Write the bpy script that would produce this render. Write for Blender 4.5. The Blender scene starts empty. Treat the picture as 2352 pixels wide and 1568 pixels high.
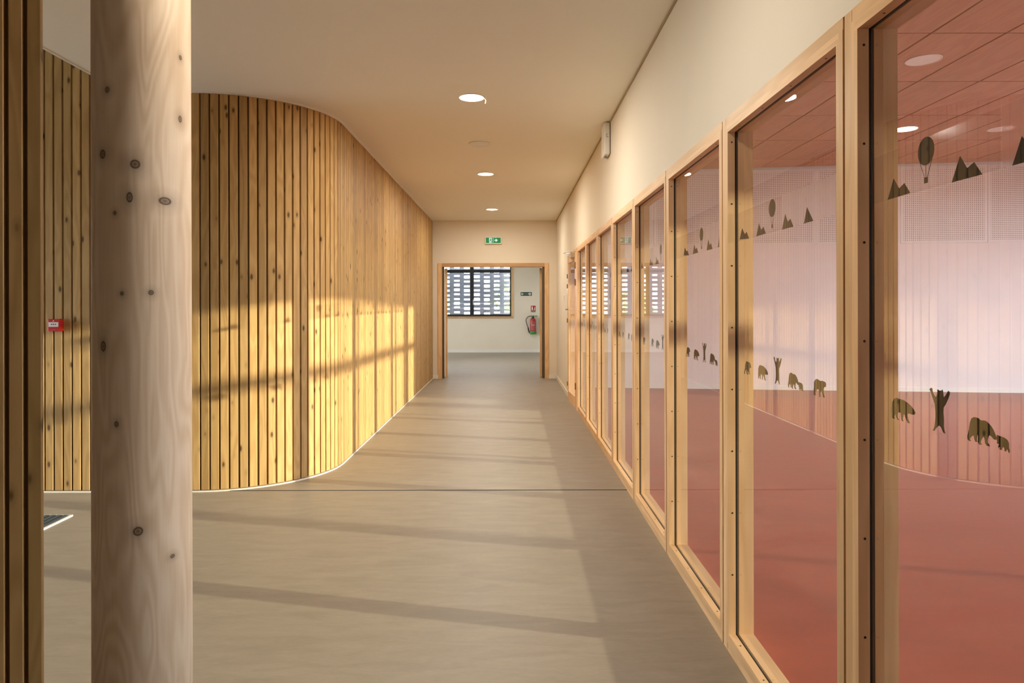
import bpy, bmesh, math, random
from mathutils import Vector, Matrix
random.seed(7)
C = bpy.context.scene.collection
D = bpy.data
PI = math.pi
SC = bpy.context.scene

# ------------------------------------------------------------------ camera
EYE = 1.35
FPX = 1568.0           # 24 mm on a 36 mm wide, 2352 px frame
VX, VY = 1173.0, 700.0 # where the corridor axis meets the picture
cam = D.cameras.new('camera')
cam.lens = 24.0
cam.sensor_width = 36.0
cam.shift_x = (1176 - VX) / 2352.0
cam.shift_y = -(784 - VY) / 2352.0
cam.clip_end = 300
co = D.objects.new('camera', cam)
co.location = (0, 0, EYE)
co.rotation_euler = (PI / 2, math.radians(0.12), 0)
C.objects.link(co)
SC.camera = co

# ------------------------------------------------------------------ world, sun, exposure
w = D.worlds.new('sky')
SC.world = w
w.use_nodes = True
bgn = w.node_tree.nodes['Background']
bgn.inputs['Color'].default_value = (0.82, 0.91, 1.0, 1)
bgn.inputs['Strength'].default_value = 7.0

SUN_DY, SUN_DZ = 0.235, -0.145    # per metre travelled towards -X
sun = D.lights.new('sun', 'SUN')
sun.energy = 3.7
sun.color = (1.0, 0.91, 0.66)
sun.angle = math.radians(0.53)
so = D.objects.new('sun', sun)
so.rotation_euler = Vector((-1, SUN_DY, SUN_DZ)).to_track_quat('-Z', 'Y').to_euler()
so.location = (20, 0, 6)
C.objects.link(so)

SC.view_settings.view_transform = 'Standard'
SC.view_settings.look = 'None'
SC.view_settings.gamma = 1.0
SC.view_settings.use_curve_mapping = False
SC.view_settings.exposure = 1.24
SC.cycles.use_denoising = True
SC.cycles.max_bounces = 14
SC.cycles.diffuse_bounces = 7
SC.cycles.glossy_bounces = 6
SC.cycles.transmission_bounces = 8
SC.cycles.transparent_max_bounces = 40
SC.cycles.caustics_reflective = False
SC.cycles.caustics_refractive = False
SC.cycles.sample_clamp_indirect = 6.0

def portal(name, loc, rot, sx, sy):
    l = D.lights.new(name, 'AREA')
    l.shape = 'RECTANGLE'; l.size = sx; l.size_y = sy
    l.cycles.is_portal = True
    o = D.objects.new(name, l)
    o.location = loc; o.rotation_euler = rot
    C.objects.link(o)

# ------------------------------------------------------------------ material helpers
def new_mat(name):
    m = D.materials.new(name)
    m.use_nodes = True
    nt = m.node_tree
    nt.nodes.clear()
    out = nt.nodes.new('ShaderNodeOutputMaterial')
    return m, nt, out

def N(nt, kind, **kw):
    n = nt.nodes.new(kind)
    for k, v in kw.items():
        if k.startswith('i_'):
            n.inputs[k[2:]].default_value = v
        else:
            setattr(n, k, v)
    return n

def L(nt, a, b):
    nt.links.new(a, b)

def math_node(nt, op, a, b=None, clamp=False):
    n = nt.nodes.new('ShaderNodeMath')
    n.operation = op
    n.use_clamp = clamp
    for i, v in enumerate((a, b)):
        if v is None:
            continue
        if isinstance(v, (int, float)):
            n.inputs[i].default_value = v
        else:
            L(nt, v, n.inputs[i])
    return n.outputs[0]

def mixc(nt, fac, a, b, blend='MIX'):
    n = nt.nodes.new('ShaderNodeMix')
    n.data_type = 'RGBA'
    n.blend_type = blend
    for sock, v in ((n.inputs[0], fac), (n.inputs[6], a), (n.inputs[7], b)):
        if isinstance(v, (int, float)):
            sock.default_value = v
        elif isinstance(v, tuple):
            sock.default_value = v if len(v) == 4 else v + (1,)
        else:
            L(nt, v, sock)
    return n.outputs[2]

def ramp(nt, fac, stops):
    n = nt.nodes.new('ShaderNodeValToRGB')
    cr = n.color_ramp
    while len(cr.elements) < len(stops):
        cr.elements.new(0.5)
    for e, (p, c) in zip(cr.elements, stops):
        e.position = p
        e.color = c if len(c) == 4 else c + (1,)
    L(nt, fac, n.inputs[0])
    return n.outputs[0]

def plain(name, col, rough=0.6, metal=0.0, spec=0.4, noise=0.0, nscale=8.0, bump=0.0, bscale=60.0):
    m, nt, out = new_mat(name)
    b = N(nt, 'ShaderNodeBsdfPrincipled')
    b.inputs['Roughness'].default_value = rough
    b.inputs['Metallic'].default_value = metal
    b.inputs['Specular IOR Level'].default_value = spec
    tc = N(nt, 'ShaderNodeTexCoord')
    if noise > 0:
        t = N(nt, 'ShaderNodeTexNoise', i_Scale=nscale, i_Detail=4.0)
        L(nt, tc.outputs['Object'], t.inputs['Vector'])
        c2 = tuple(c * (1 - noise) for c in col)
        c3 = tuple(min(1, c * (1 + noise)) for c in col)
        L(nt, ramp(nt, t.outputs['Fac'], [(0.3, c2), (0.7, c3)]), b.inputs['Base Color'])
    else:
        b.inputs['Base Color'].default_value = col + (1,)
    if bump > 0:
        t = N(nt, 'ShaderNodeTexNoise', i_Scale=bscale, i_Detail=3.0)
        L(nt, tc.outputs['Object'], t.inputs['Vector'])
        bp = N(nt, 'ShaderNodeBump', i_Strength=bump, i_Distance=0.002)
        L(nt, t.outputs['Fac'], bp.inputs['Height'])
        L(nt, bp.outputs['Normal'], b.inputs['Normal'])
    L(nt, b.outputs[0], out.inputs[0])
    return m

def emit(name, col, s):
    m, nt, out = new_mat(name)
    e = N(nt, 'ShaderNodeEmission', i_Strength=s)
    e.inputs['Color'].default_value = col + (1,)
    L(nt, e.outputs[0], out.inputs[0])
    return m

def wood(name, light, dark, axis='Z', fine=38.0, rough=0.5, knots=0.0, knot_scale=12.0, vary=0.18,
         knot_col=(0.07, 0.035, 0.012), contrast=0.75, points=(), spec=0.35, laminate=0.0):
    """pine-like boards: long grain along one axis, soft tone bands, scattered knots"""
    m, nt, out = new_mat(name)
    b = N(nt, 'ShaderNodeBsdfPrincipled')
    b.inputs['Roughness'].default_value = rough
    b.inputs['Specular IOR Level'].default_value = spec
    tc = N(nt, 'ShaderNodeTexCoord')
    oi = N(nt, 'ShaderNodeObjectInfo')
    off = N(nt, 'ShaderNodeVectorMath', operation='SCALE')
    off.inputs[0].default_value = (17.3, 9.1, 23.7)
    L(nt, oi.outputs['Random'], off.inputs['Scale'])
    add = N(nt, 'ShaderNodeVectorMath', operation='ADD')
    L(nt, tc.outputs['Object'], add.inputs[0])
    L(nt, off.outputs[0], add.inputs[1])
    P = add.outputs[0]
    st = {'X': (0.035, 1, 1), 'Y': (1, 0.035, 1), 'Z': (1, 1, 0.035)}[axis]
    st2 = tuple(0.16 if s < 1 else 1 for s in st)
    mp = N(nt, 'ShaderNodeMapping'); mp.inputs['Scale'].default_value = st
    mp2 = N(nt, 'ShaderNodeMapping'); mp2.inputs['Scale'].default_value = st2
    L(nt, P, mp.inputs['Vector']); L(nt, P, mp2.inputs['Vector'])
    big = N(nt, 'ShaderNodeTexNoise', i_Scale=6.0, i_Detail=2.0, i_Distortion=0.4)
    L(nt, mp2.outputs[0], big.inputs['Vector'])
    # ring lines: the big noise run through a sine gives cathedral arches
    rings = math_node(nt, 'SINE', math_node(nt, 'MULTIPLY', big.outputs['Fac'], fine * 1.6))
    rings = math_node(nt, 'ADD', math_node(nt, 'MULTIPLY', rings, 0.5), 0.5)
    fin = N(nt, 'ShaderNodeTexNoise', i_Scale=fine * 4, i_Detail=3.0)
    L(nt, mp.outputs[0], fin.inputs['Vector'])
    tone = N(nt, 'ShaderNodeTexNoise', i_Scale=2.2, i_Detail=1.0)
    L(nt, mp2.outputs[0], tone.inputs['Vector'])
    g = math_node(nt, 'ADD', math_node(nt, 'MULTIPLY', rings, 0.38),
                  math_node(nt, 'ADD', math_node(nt, 'MULTIPLY', fin.outputs['Fac'], 0.42),
                            math_node(nt, 'MULTIPLY', tone.outputs['Fac'], 0.35)))
    g = math_node(nt, 'MULTIPLY', math_node(nt, 'SUBTRACT', g, 0.25), contrast * 1.5, clamp=True)
    col = mixc(nt, g, light, dark)
    if knots > 0:
        ks = {'X': (0.45, 1, 1), 'Y': (1, 0.45, 1), 'Z': (1, 1, 0.45)}[axis]
        mk = N(nt, 'ShaderNodeMapping')
        mk.inputs['Scale'].default_value = tuple(k * knot_scale for k in ks)
        L(nt, P, mk.inputs['Vector'])
        v = N(nt, 'ShaderNodeTexVoronoi', feature='F1', i_Scale=1.0)
        L(nt, mk.outputs[0], v.inputs['Vector'])
        k = ramp(nt, v.outputs['Distance'], [(0.0, (1, 1, 1)), (knots * 0.6, (0.85,) * 3), (knots, (0.18,) * 3), (knots * 1.7, (0, 0, 0))])
        col = mixc(nt, k, col, knot_col)
    for (px, py, pz, r, sz) in points:
        d = N(nt, 'ShaderNodeVectorMath', operation='SUBTRACT')
        L(nt, tc.outputs['Object'], d.inputs[0]); d.inputs[1].default_value = (px, py, pz)
        s = N(nt, 'ShaderNodeVectorMath', operation='MULTIPLY')
        L(nt, d.outputs[0], s.inputs[0]); s.inputs[1].default_value = (1 / r, 1 / r, 1 / (r * sz))
        ln = N(nt, 'ShaderNodeVectorMath', operation='LENGTH')
        L(nt, s.outputs[0], ln.inputs[0])
        q = math_node(nt, 'DIVIDE', ln.outputs['Value'], 4.0, clamp=True)
        k = ramp(nt, q, [(0.0, (0.9,) * 3), (0.13, (0.68,) * 3), (0.20, (1.0,) * 3), (0.27, (0.35,) * 3), (0.5, (0.16,) * 3), (1.0, (0, 0, 0))])
        col = mixc(nt, k, col, knot_col)
    hs = N(nt, 'ShaderNodeHueSaturation')
    val = math_node(nt, 'ADD', math_node(nt, 'MULTIPLY', oi.outputs['Random'], vary * 2), 1 - vary)
    L(nt, val, hs.inputs['Value'])
    L(nt, col, hs.inputs['Color'])
    L(nt, hs.outputs[0], b.inputs['Base Color'])
    bp = N(nt, 'ShaderNodeBump', i_Strength=0.12, i_Distance=0.001)
    L(nt, g, bp.inputs['Height'])
    L(nt, bp.outputs['Normal'], b.inputs['Normal'])
    L(nt, b.outputs[0], out.inputs[0])
    return m

def glass(name, ior, tint):
    m, nt, out = new_mat(name)
    fr = N(nt, 'ShaderNodeFresnel', i_IOR=ior)
    ge = N(nt, 'ShaderNodeNewGeometry')
    f = math_node(nt, 'MULTIPLY', fr.outputs[0], math_node(nt, 'SUBTRACT', 1.0, ge.outputs['Backfacing']))
    t = N(nt, 'ShaderNodeBsdfTransparent'); t.inputs['Color'].default_value = tint + (1,)
    g = N(nt, 'ShaderNodeBsdfGlossy', i_Roughness=0.0)
    mx = N(nt, 'ShaderNodeMixShader')
    L(nt, f, mx.inputs[0]); L(nt, t.outputs[0], mx.inputs[1]); L(nt, g.outputs[0], mx.inputs[2])
    L(nt, mx.outputs[0], out.inputs[0])
    return m

def film(name, clear):
    """etched vinyl: part clear, part scattering"""
    m, nt, out = new_mat(name)
    t = N(nt, 'ShaderNodeBsdfTransparent'); t.inputs['Color'].default_value = (0.97, 0.96, 0.95, 1)
    f = N(nt, 'ShaderNodeBsdfRefraction', i_IOR=1.03, i_Roughness=0.4); f.inputs['Color'].default_value = (0.96, 0.95, 0.94, 1)
    s = N(nt, 'ShaderNodeBsdfTranslucent'); s.inputs['Color'].default_value = (0.85, 0.82, 0.8, 1)
    a = N(nt, 'ShaderNodeMixShader'); a.inputs[0].default_value = 0.02
    L(nt, f.outputs[0], a.inputs[1]); L(nt, s.outputs[0], a.inputs[2])
    b = N(nt, 'ShaderNodeMixShader'); b.inputs[0].default_value = clear
    L(nt, a.outputs[0], b.inputs[1]); L(nt, t.outputs[0], b.inputs[2])
    L(nt, b.outputs[0], out.inputs[0])
    return m

def floor_mat(name, col, var, rough, streak=(1.2, 5.0, 1)):
    m, nt, out = new_mat(name)
    b = N(nt, 'ShaderNodeBsdfPrincipled')
    b.inputs['Specular IOR Level'].default_value = 0.45
    tc = N(nt, 'ShaderNodeTexCoord')
    mp = N(nt, 'ShaderNodeMapping'); mp.inputs['Scale'].default_value = streak
    L(nt, tc.outputs['Object'], mp.inputs['Vector'])
    a = N(nt, 'ShaderNodeTexNoise', i_Scale=3.0, i_Detail=6.0, i_Roughness=0.6, i_Distortion=0.8)
    L(nt, mp.outputs[0], a.inputs['Vector'])
    f = N(nt, 'ShaderNodeTexNoise', i_Scale=26.0, i_Detail=4.0)
    L(nt, mp.outputs[0], f.inputs['Vector'])
    g = math_node(nt, 'ADD', math_node(nt, 'MULTIPLY', a.outputs['Fac'], 0.65), math_node(nt, 'MULTIPLY', f.outputs['Fac'], 0.35))
    c1 = tuple(c * (1 - var) for c in col); c2 = tuple(min(1, c * (1 + var)) for c in col)
    L(nt, ramp(nt, g, [(0.32, c1), (0.66, c2)]), b.inputs['Base Color'])
    r = math_node(nt, 'ADD', math_node(nt, 'MULTIPLY', f.outputs['Fac'], 0.12), rough - 0.06)
    L(nt, r, b.inputs['Roughness'])
    L(nt, b.outputs[0], out.inputs[0])
    return m

# ------------------------------------------------------------------ materials
M = {}
M['plaster'] = plain('white_plaster', (0.84, 0.825, 0.79), 0.75, noise=0.02, nscale=2, bump=0.05)
M['plaster_warm'] = plain('warm_plaster', (0.79, 0.71, 0.59), 0.75, noise=0.02, nscale=2, bump=0.05)
M['plaster_room'] = plain('playroom_plaster', (0.82, 0.745, 0.725), 0.7, noise=0.02, nscale=2)
M['white'] = plain('white_lacquer', (0.82, 0.79, 0.74), 0.4)
M['plastic'] = plain('white_plastic', (0.80, 0.78, 0.74), 0.35)
M['floor'] = floor_mat('beige_lino', (0.285, 0.242, 0.188), 0.13, 0.50)
M['floor_red'] = floor_mat('red_lino', (0.315, 0.070, 0.040), 0.06, 0.36)
M['slat'] = wood('larch_slat', (0.525, 0.332, 0.135), (0.345, 0.195, 0.068), 'Z', fine=34, knots=0.14, knot_scale=11.5, vary=0.17, rough=0.55, spec=0.2)
M['slat_side'] = M['slat']
M['backing'] = plain('brown_backing', (0.19, 0.105, 0.04), 0.8)
M['frame_z'] = wood('frame_timber_upright', (0.80, 0.53, 0.29), (0.58, 0.34, 0.155), 'Z', fine=24, vary=0.09, contrast=0.7, rough=0.45)
M['frame_y'] = wood('frame_timber_lengthwise', (0.80, 0.53, 0.29), (0.58, 0.34, 0.155), 'Y', fine=24, vary=0.09, contrast=0.7, rough=0.45)
M['frame_x'] = wood('frame_timber_crosswise', (0.60, 0.37, 0.18), (0.45, 0.25, 0.11), 'X', fine=24, vary=0.06, contrast=0.7, rough=0.45)
M['gasket'] = plain('black_rubber', (0.012, 0.011, 0.010), 0.55)
M['seal'] = plain('door_rebate_brown', (0.10, 0.075, 0.045), 0.5)
M['joint'] = plain('painted_shadow_line', (0.42, 0.33, 0.20), 0.8)  # dark beige stands in for the shadow line under the ceiling
M['screw'] = plain('dark_screw', (0.03, 0.022, 0.015), 0.4, metal=0.5)
M['glass'] = glass('clear_glass', 1.85, (0.97, 0.975, 0.97))
M['glass_out'] = glass('outer_glass', 1.5, (0.96, 0.97, 0.97))
M['film'] = film('frosted_film', 0.60)
M['film_light'] = film('light_frosted_film', 0.82)
M['decal'] = plain('dark_vinyl', (0.035, 0.026, 0.016), 0.6, spec=0.2)
M['tile'] = wood('ceiling_tile_walnut', (0.56, 0.31, 0.20), (0.41, 0.21, 0.125), 'Y', fine=20, vary=0.06, contrast=0.6, rough=0.55)
M['tile_back'] = plain('dark_void', (0.05, 0.03, 0.022), 0.9)
M['metal'] = plain('brushed_steel', (0.62, 0.60, 0.56), 0.3, metal=1.0)
M['brass'] = plain('dull_brass', (0.42, 0.32, 0.18), 0.35, metal=1.0)
M['dark_metal'] = plain('dark_frame_metal', (0.018, 0.018, 0.02), 0.4)
M['red'] = plain('signal_red', (0.50, 0.025, 0.02), 0.3)
M['red_body'] = plain('extinguisher_red', (0.36, 0.03, 0.03), 0.3)
M['green'] = plain('handle_green', (0.06, 0.26, 0.04), 0.4)
M['dark_green'] = plain('sign_green', (0.008, 0.050, 0.033), 0.6, spec=0.2)
M['black'] = plain('black_rubber_hose', (0.015, 0.014, 0.012), 0.45)
M['grey'] = plain('mid_grey', (0.22, 0.21, 0.20), 0.5)
M['brick'] = plain('grey_brick', (0.34, 0.37, 0.47), 0.8, noise=0.15, nscale=20, bump=0.3)
M['mat_rib'] = plain('carpet_rib', (0.055, 0.065, 0.07), 0.95, noise=0.3, nscale=120, bump=0.6, bscale=300)
M['mat_base'] = plain('mat_base', (0.015, 0.018, 0.02), 0.9)
M['lamp'] = emit('lamp_diffuser', (1.0, 0.93, 0.82), 5.0)
M['lamp_off'] = plain('opal_diffuser', (0.85, 0.83, 0.80), 0.3)
M['exit_green'] = emit('lit_sign_green', (0.06, 0.30, 0.085), 0.34)
M['exit_white'] = emit('lit_sign_white', (0.80, 1.0, 0.90), 0.36)
M['leaf'] = plain('tree_leaf', (0.30, 0.42, 0.14), 0.7, noise=0.3, nscale=3)
M['bark'] = plain('tree_bark', (0.09, 0.065, 0.045), 0.9)
M['ground'] = plain('outside_paving', (0.36, 0.35, 0.31), 0.9, noise=0.1)

# ceiling boards: fine joints across the corridor
def ceiling_mat():
    m, nt, out = new_mat('white_ceiling_lining')
    b = N(nt, 'ShaderNodeBsdfPrincipled')
    b.inputs['Base Color'].default_value = (0.90, 0.875, 0.81, 1)
    b.inputs['Roughness'].default_value = 0.55
    b.inputs['Specular IOR Level'].default_value = 0.3
    tc = N(nt, 'ShaderNodeTexCoord')
    sp = N(nt, 'ShaderNodeSeparateXYZ')
    L(nt, tc.outputs['Object'], sp.inputs[0])
    fr = math_node(nt, 'FRACT', math_node(nt, 'MULTIPLY', sp.outputs['Y'], 1 / 0.3))
    h = ramp(nt, fr, [(0.0, (0,) * 3), (0.02, (1,) * 3), (0.98, (1,) * 3), (1.0, (0,) * 3)])
    bp = N(nt, 'ShaderNodeBump', i_Strength=0.25, i_Distance=0.002)
    L(nt, h, bp.inputs['Height'])
    L(nt, bp.outputs['Normal'], b.inputs['Normal'])
    L(nt, b.outputs[0], out.inputs[0])
    return m
M['ceiling'] = ceiling_mat()

def perforated_mat(p, r, halfw, z0, z1):
    m, nt, out = new_mat('perforated_board')
    b = N(nt, 'ShaderNodeBsdfPrincipled')
    b.inputs['Roughness'].default_value = 0.7
    tc = N(nt, 'ShaderNodeTexCoord')
    sp = N(nt, 'ShaderNodeSeparateXYZ')
    L(nt, tc.outputs['Object'], sp.inputs[0])
    u = math_node(nt, 'SUBTRACT', math_node(nt, 'FRACT', math_node(nt, 'DIVIDE', math_node(nt, 'ADD', sp.outputs['X'], 100 * p), p)), 0.5)
    v = math_node(nt, 'SUBTRACT', math_node(nt, 'FRACT', math_node(nt, 'DIVIDE', sp.outputs['Z'], p)), 0.5)
    d = math_node(nt, 'SQRT', math_node(nt, 'ADD', math_node(nt, 'MULTIPLY', u, u), math_node(nt, 'MULTIPLY', v, v)))
    hole = math_node(nt, 'LESS_THAN', d, r / p)
    inx = math_node(nt, 'LESS_THAN', math_node(nt, 'ABSOLUTE', sp.outputs['X']), halfw)
    inz = math_node(nt, 'MULTIPLY', math_node(nt, 'GREATER_THAN', sp.outputs['Z'], z0), math_node(nt, 'LESS_THAN', sp.outputs['Z'], z1))
    f = math_node(nt, 'MULTIPLY', hole, math_node(nt, 'MULTIPLY', inx, inz))
    L(nt, mixc(nt, f, (0.80, 0.755, 0.735), (0.16, 0.09, 0.07)), b.inputs['Base Color'])
    L(nt, b.outputs[0], out.inputs[0])
    return m

# ------------------------------------------------------------------ geometry helpers
class MB:
    def __init__(self):
        self.v = []; self.f = []
    def box(self, a, b):
        x0, y0, z0 = a; x1, y1, z1 = b
        i = len(self.v)
        self.v += [(x0, y0, z0), (x1, y0, z0), (x1, y1, z0), (x0, y1, z0), (x0, y0, z1), (x1, y0, z1), (x1, y1, z1), (x0, y1, z1)]
        self.f += [(i, i + 3, i + 2, i + 1), (i + 4, i + 5, i + 6, i + 7), (i, i + 1, i + 5, i + 4), (i + 1, i + 2, i + 6, i + 5), (i + 2, i + 3, i + 7, i + 6), (i + 3, i, i + 4, i + 7)]
        return self
    def prism(self, pts, z0, z1):
        """closed polygon in XY (counter-clockwise), extruded in Z"""
        n = len(pts); i = len(self.v)
        self.v += [(p[0], p[1], z0) for p in pts] + [(p[0], p[1], z1) for p in pts]
        self.f.append(tuple(i + k for k in reversed(range(n))))
        self.f.append(tuple(i + n + k for k in range(n)))
        for k in range(n):
            j = (k + 1) % n
            self.f.append((i + k, i + j, i + n + j, i + n + k))
        return self
    def cyl(self, c, r, h, axis='Z', n=24, r2=None):
        r2 = r if r2 is None else r2
        i = len(self.v)
        for (rr, t) in ((r, 0), (r2, h)):
            for k in range(n):
                a = 2 * PI * k / n
                p = (rr * math.cos(a), rr * math.sin(a), t)
                if axis == 'X': p = (p[2], p[0], p[1])
                elif axis == 'Y': p = (p[1], p[2], p[0])
                self.v.append((c[0] + p[0], c[1] + p[1], c[2] + p[2]))
        self.f.append(tuple(i + k for k in reversed(range(n))))
        self.f.append(tuple(i + n + k for k in range(n)))
        for k in range(n):
            j = (k + 1) % n
            self.f.append((i + k, i + j, i + n + j, i + n + k))
        return self
    def lathe(self, c, prof, n=28):
        i = len(self.v); m = len(prof)
        for (r, z) in prof:
            for k in range(n):
                a = 2 * PI * k / n
                self.v.append((c[0] + r * math.cos(a), c[1] + r * math.sin(a), c[2] + z))
        for q in range(m - 1):
            for k in range(n):
                j = (k + 1) % n
                self.f.append((i + q * n + k, i + q * n + j, i + (q + 1) * n + j, i + (q + 1) * n + k))
        self.f.append(tuple(i + k for k in reversed(range(n))))
        self.f.append(tuple(i + (m - 1) * n + k for k in range(n)))
        return self
    def tube(self, pts, r, n=8):
        i = len(self.v)
        pts = [Vector(p) for p in pts]
        for q, p in enumerate(pts):
            t = (pts[min(q + 1, len(pts) - 1)] - pts[max(q - 1, 0)]).normalized()
            a = t.orthogonal().normalized()
            if q: a = (pa - t * pa.dot(t)).normalized()
            pa = a
            bb = t.cross(a)
            for k in range(n):
                an = 2 * PI * k / n
                self.v.append(tuple(p + a * r * math.cos(an) + bb * r * math.sin(an)))
        for q in range(len(pts) - 1):
            for k in range(n):
                j = (k + 1) % n
                self.f.append((i + q * n + k, i + q * n + j, i + (q + 1) * n + j, i + (q + 1) * n + k))
        self.f.append(tuple(i + k for k in reversed(range(n))))
        self.f.append(tuple(i + (len(pts) - 1) * n + k for k in range(n)))
        return self
    def mesh(self, name, mat, smooth=False):
        me = D.meshes.new(name)
        me.from_pydata(self.v, [], self.f)
        me.validate()
        bm = bmesh.new(); bm.from_mesh(me)
        bmesh.ops.recalc_face_normals(bm, faces=bm.faces)
        bm.to_mesh(me); bm.free()
        if smooth:
            for p in me.polygons:
                p.use_smooth = len(p.vertices) == 4
        me.materials.append(mat)
        return me
    def build(self, name, mat, parent=None, smooth=False, loc=None, bevel=0.0, **props):
        o = D.objects.new(name, self.mesh(name, mat, smooth))
        C.objects.link(o)
        if parent is not None: o.parent = parent
        if loc is not None: o.location = loc
        if bevel > 0:
            bv = o.modifiers.new('edge', 'BEVEL'); bv.width = bevel; bv.segments = 2; bv.limit_method = 'ANGLE'
        for k, v in props.items(): o[k] = v
        return o

def empty(name, loc=(0, 0, 0), **props):
    o = D.objects.new(name, None)
    o.empty_display_size = 0.1
    o.location = loc
    C.objects.link(o)
    for k, v in props.items(): o[k] = v
    return o

def inst(name, me, parent, loc, rz=0.0):
    o = D.objects.new(name, me)
    C.objects.link(o)
    o.parent = parent
    o.location = loc
    o.rotation_euler = (0, 0, rz)
    return o

def box(a, b): return MB().box(a, b)
def S(o, label):
    o['kind'] = 'structure'; o['label'] = label
    return o
def T(o, label, cat, group=None):
    o['label'] = label; o['category'] = cat; o['kind'] = 'thing'
    if group: o['group'] = group
    return o

# ------------------------------------------------------------------ key dimensions
XW = 0.844        # corridor face of the glazed partition
XR = 0.942        # its playroom face
XG = 0.878        # glass plane
ZE = 12.53        # end wall of the corridor
HC = 2.90         # corridor ceiling
HR = 3.508        # playroom ceiling
ZB = 19.40        # back wall of the room beyond
XL = -1.43        # straight slatted wall
def playroom_far(x): return 11.32 - 0.125 * x

# ------------------------------------------------------------------ floors
S(box((-7.2, -3.5, -0.1), (XR, ZB + 0.15, 0.0)).build('floor', M['floor']), 'beige mottled lino floor of the corridor and hall')
rf = MB().prism([(XR, -2.6), (10.6, -2.6), (10.6, 11.6), (XR, 11.6)], -0.1, 0.0)
S(rf.build('floor_playroom', M['floor_red']), 'coral red lino floor of the playroom behind the glass')
S(box((-60, -40, -0.4), (80, 90, -0.3)).build('ground', M['ground']), 'pale paving outside the building')
S(box((-2.05, 4.972, 0.0), (XW, 4.984, 0.0015)).build('trim_1', M['mat_base']), 'thin dark joint line crossing the corridor floor')

# ------------------------------------------------------------------ slatted wall on the left
R0 = 0.885; CX, CY = XL - R0, 4.94 + R0
path = []   # (x, y, heading angle of the face normal)
pitch = 0.0662
xs = -5.4
length1 = CX - xs
n1 = int(length1 / pitch)
x = CX - pitch / 2 - (n1 - 1) * pitch
for k in range(n1):
    path.append((x + k * pitch, CY - R0, 0.0))
na = round(R0 * PI / 2 / pitch)
for k in range(na):
    a = (k + 0.5) / na * PI / 2
    path.append((CX + R0 * math.sin(a), CY - R0 * math.cos(a), a))
y = CY + pitch / 2
while y < ZE - 0.02:
    path.append((XL, y, PI / 2)); y += pitch

# the dark backing behind the slats
def offset_path(d):
    """wall line pushed d behind the slat faces"""
    p = [(xs, CY - R0 + d)]
    for k in range(25):
        a = k / 24 * PI / 2
        p.append((CX + (R0 - d) * math.sin(a), CY - (R0 - d) * math.cos(a)))
    p.append((XL - d, ZE + 0.1))
    return p
fr_, bk_ = offset_path(0.022), offset_path(0.14)
wl = MB()
i0 = 0
n = len(fr_)
wl.v = [(p[0], p[1], z) for z in (0, 4.05) for p in fr_ + bk_]
NN = 2 * n
for k in range(n - 1):
    wl.f += [(k, k + 1, NN + k + 1, NN + k), (n + k + 1, n + k, NN + n + k, NN + n + k + 1), (k + 1, k, n + k, n + k + 1), (NN + k, NN + k + 1, NN + n + k + 1, NN + n + k)]
wl.f += [(0, NN, NN + n, n), (n - 1, 2 * n - 1, NN + 2 * n - 1, NN + n - 1)]
wall_left = wl.build('wall_left', M['backing'])
S(wall_left, 'long wall clad in upright golden larch slats that curves away at the left')
SW = 0.0545
def slat_mesh(h):
    w2 = SW / 2; c = 0.0025
    pts = [(-w2, 0.021), (-w2, c), (-w2 + c, 0), (w2 - c, 0), (w2, c), (w2, 0.021)]
    return MB().prism(pts, 0.016, h).mesh('slat', M['slat'])
sl_low, sl_high = slat_mesh(HC - 0.012), slat_mesh(4.0)
for (px, py, a) in path:
    nx, ny = math.sin(a), -math.cos(a)
    inst('slat', sl_low if px > -2.80 else sl_high, wall_left, (px, py, 0), a)

def strip(d0, d1, z0, z1, name, mat, label, x0=xs):
    a, b = offset_path(d0), offset_path(d1)
    a[0] = (x0, a[0][1]); b[0] = (x0, b[0][1])
    a[-1] = (a[-1][0], ZE); b[-1] = (b[-1][0], ZE)
    m = MB(); n = len(a)
    m.v = [(p[0], p[1], z) for z in (z0, z1) for p in a + b]
    for k in range(n - 1):
        m.f += [(k, k + 1, 2 * n + k + 1, 2 * n + k), (n + k + 1, n + k, 3 * n + k, 3 * n + k + 1), (k + 1, k, n + k, n + k + 1), (2 * n + k, 2 * n + k + 1, 3 * n + k + 1, 3 * n + k)]
    m.f += [(0, 2 * n, 3 * n, n), (n - 1, 2 * n - 1, 4 * n - 1, 3 * n - 1)]
    return S(m.build(name, mat), label)
strip(-0.005, 0.020, 0.0, 0.009, 'baseboard_left', M['plaster_warm'], 'thin white strip along the foot of the slatted wall')

# near slatted wall at the very left, seen edge-on
AN = math.radians(20)
EX, EY = -1.327, 1.93
tx_, ty_ = math.cos(AN), math.sin(AN)          # along the wall, towards the corridor
nx_, ny_ = math.sin(AN), -math.cos(AN)         # out of the wall, towards the camera
def near(d, e): return (EX - tx_ * d - nx_ * e, EY - ty_ * d - ny_ * e)
bl = [near(0.012, 0.018), (EX * 1.10 - 0.012, EY * 1.10), near(2.5, 0.22), near(2.5, 0.018)]  # long run is out of view, lengthened to keep light off the hall
wn = MB().prism(bl, 0.0, 4.05).build('wall_near', M['backing'])
S(wn, 'end of a slatted larch wall close to the camera at the left edge')
nb = 0.0335
nb_me = MB().prism([(-nb / 2, 0.018), (-nb / 2, 0.002), (-nb / 2 + 0.002, 0), (nb / 2 - 0.002, 0), (nb / 2, 0.002), (nb / 2, 0.018)], 0.0, HC - 0.004).mesh('slat', M['slat'])
for k in range(56):
    p = near(nb / 2 + k * 0.0445, 0.0)
    inst('slat', nb_me, wn, (p[0], p[1], 0), AN)

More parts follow.
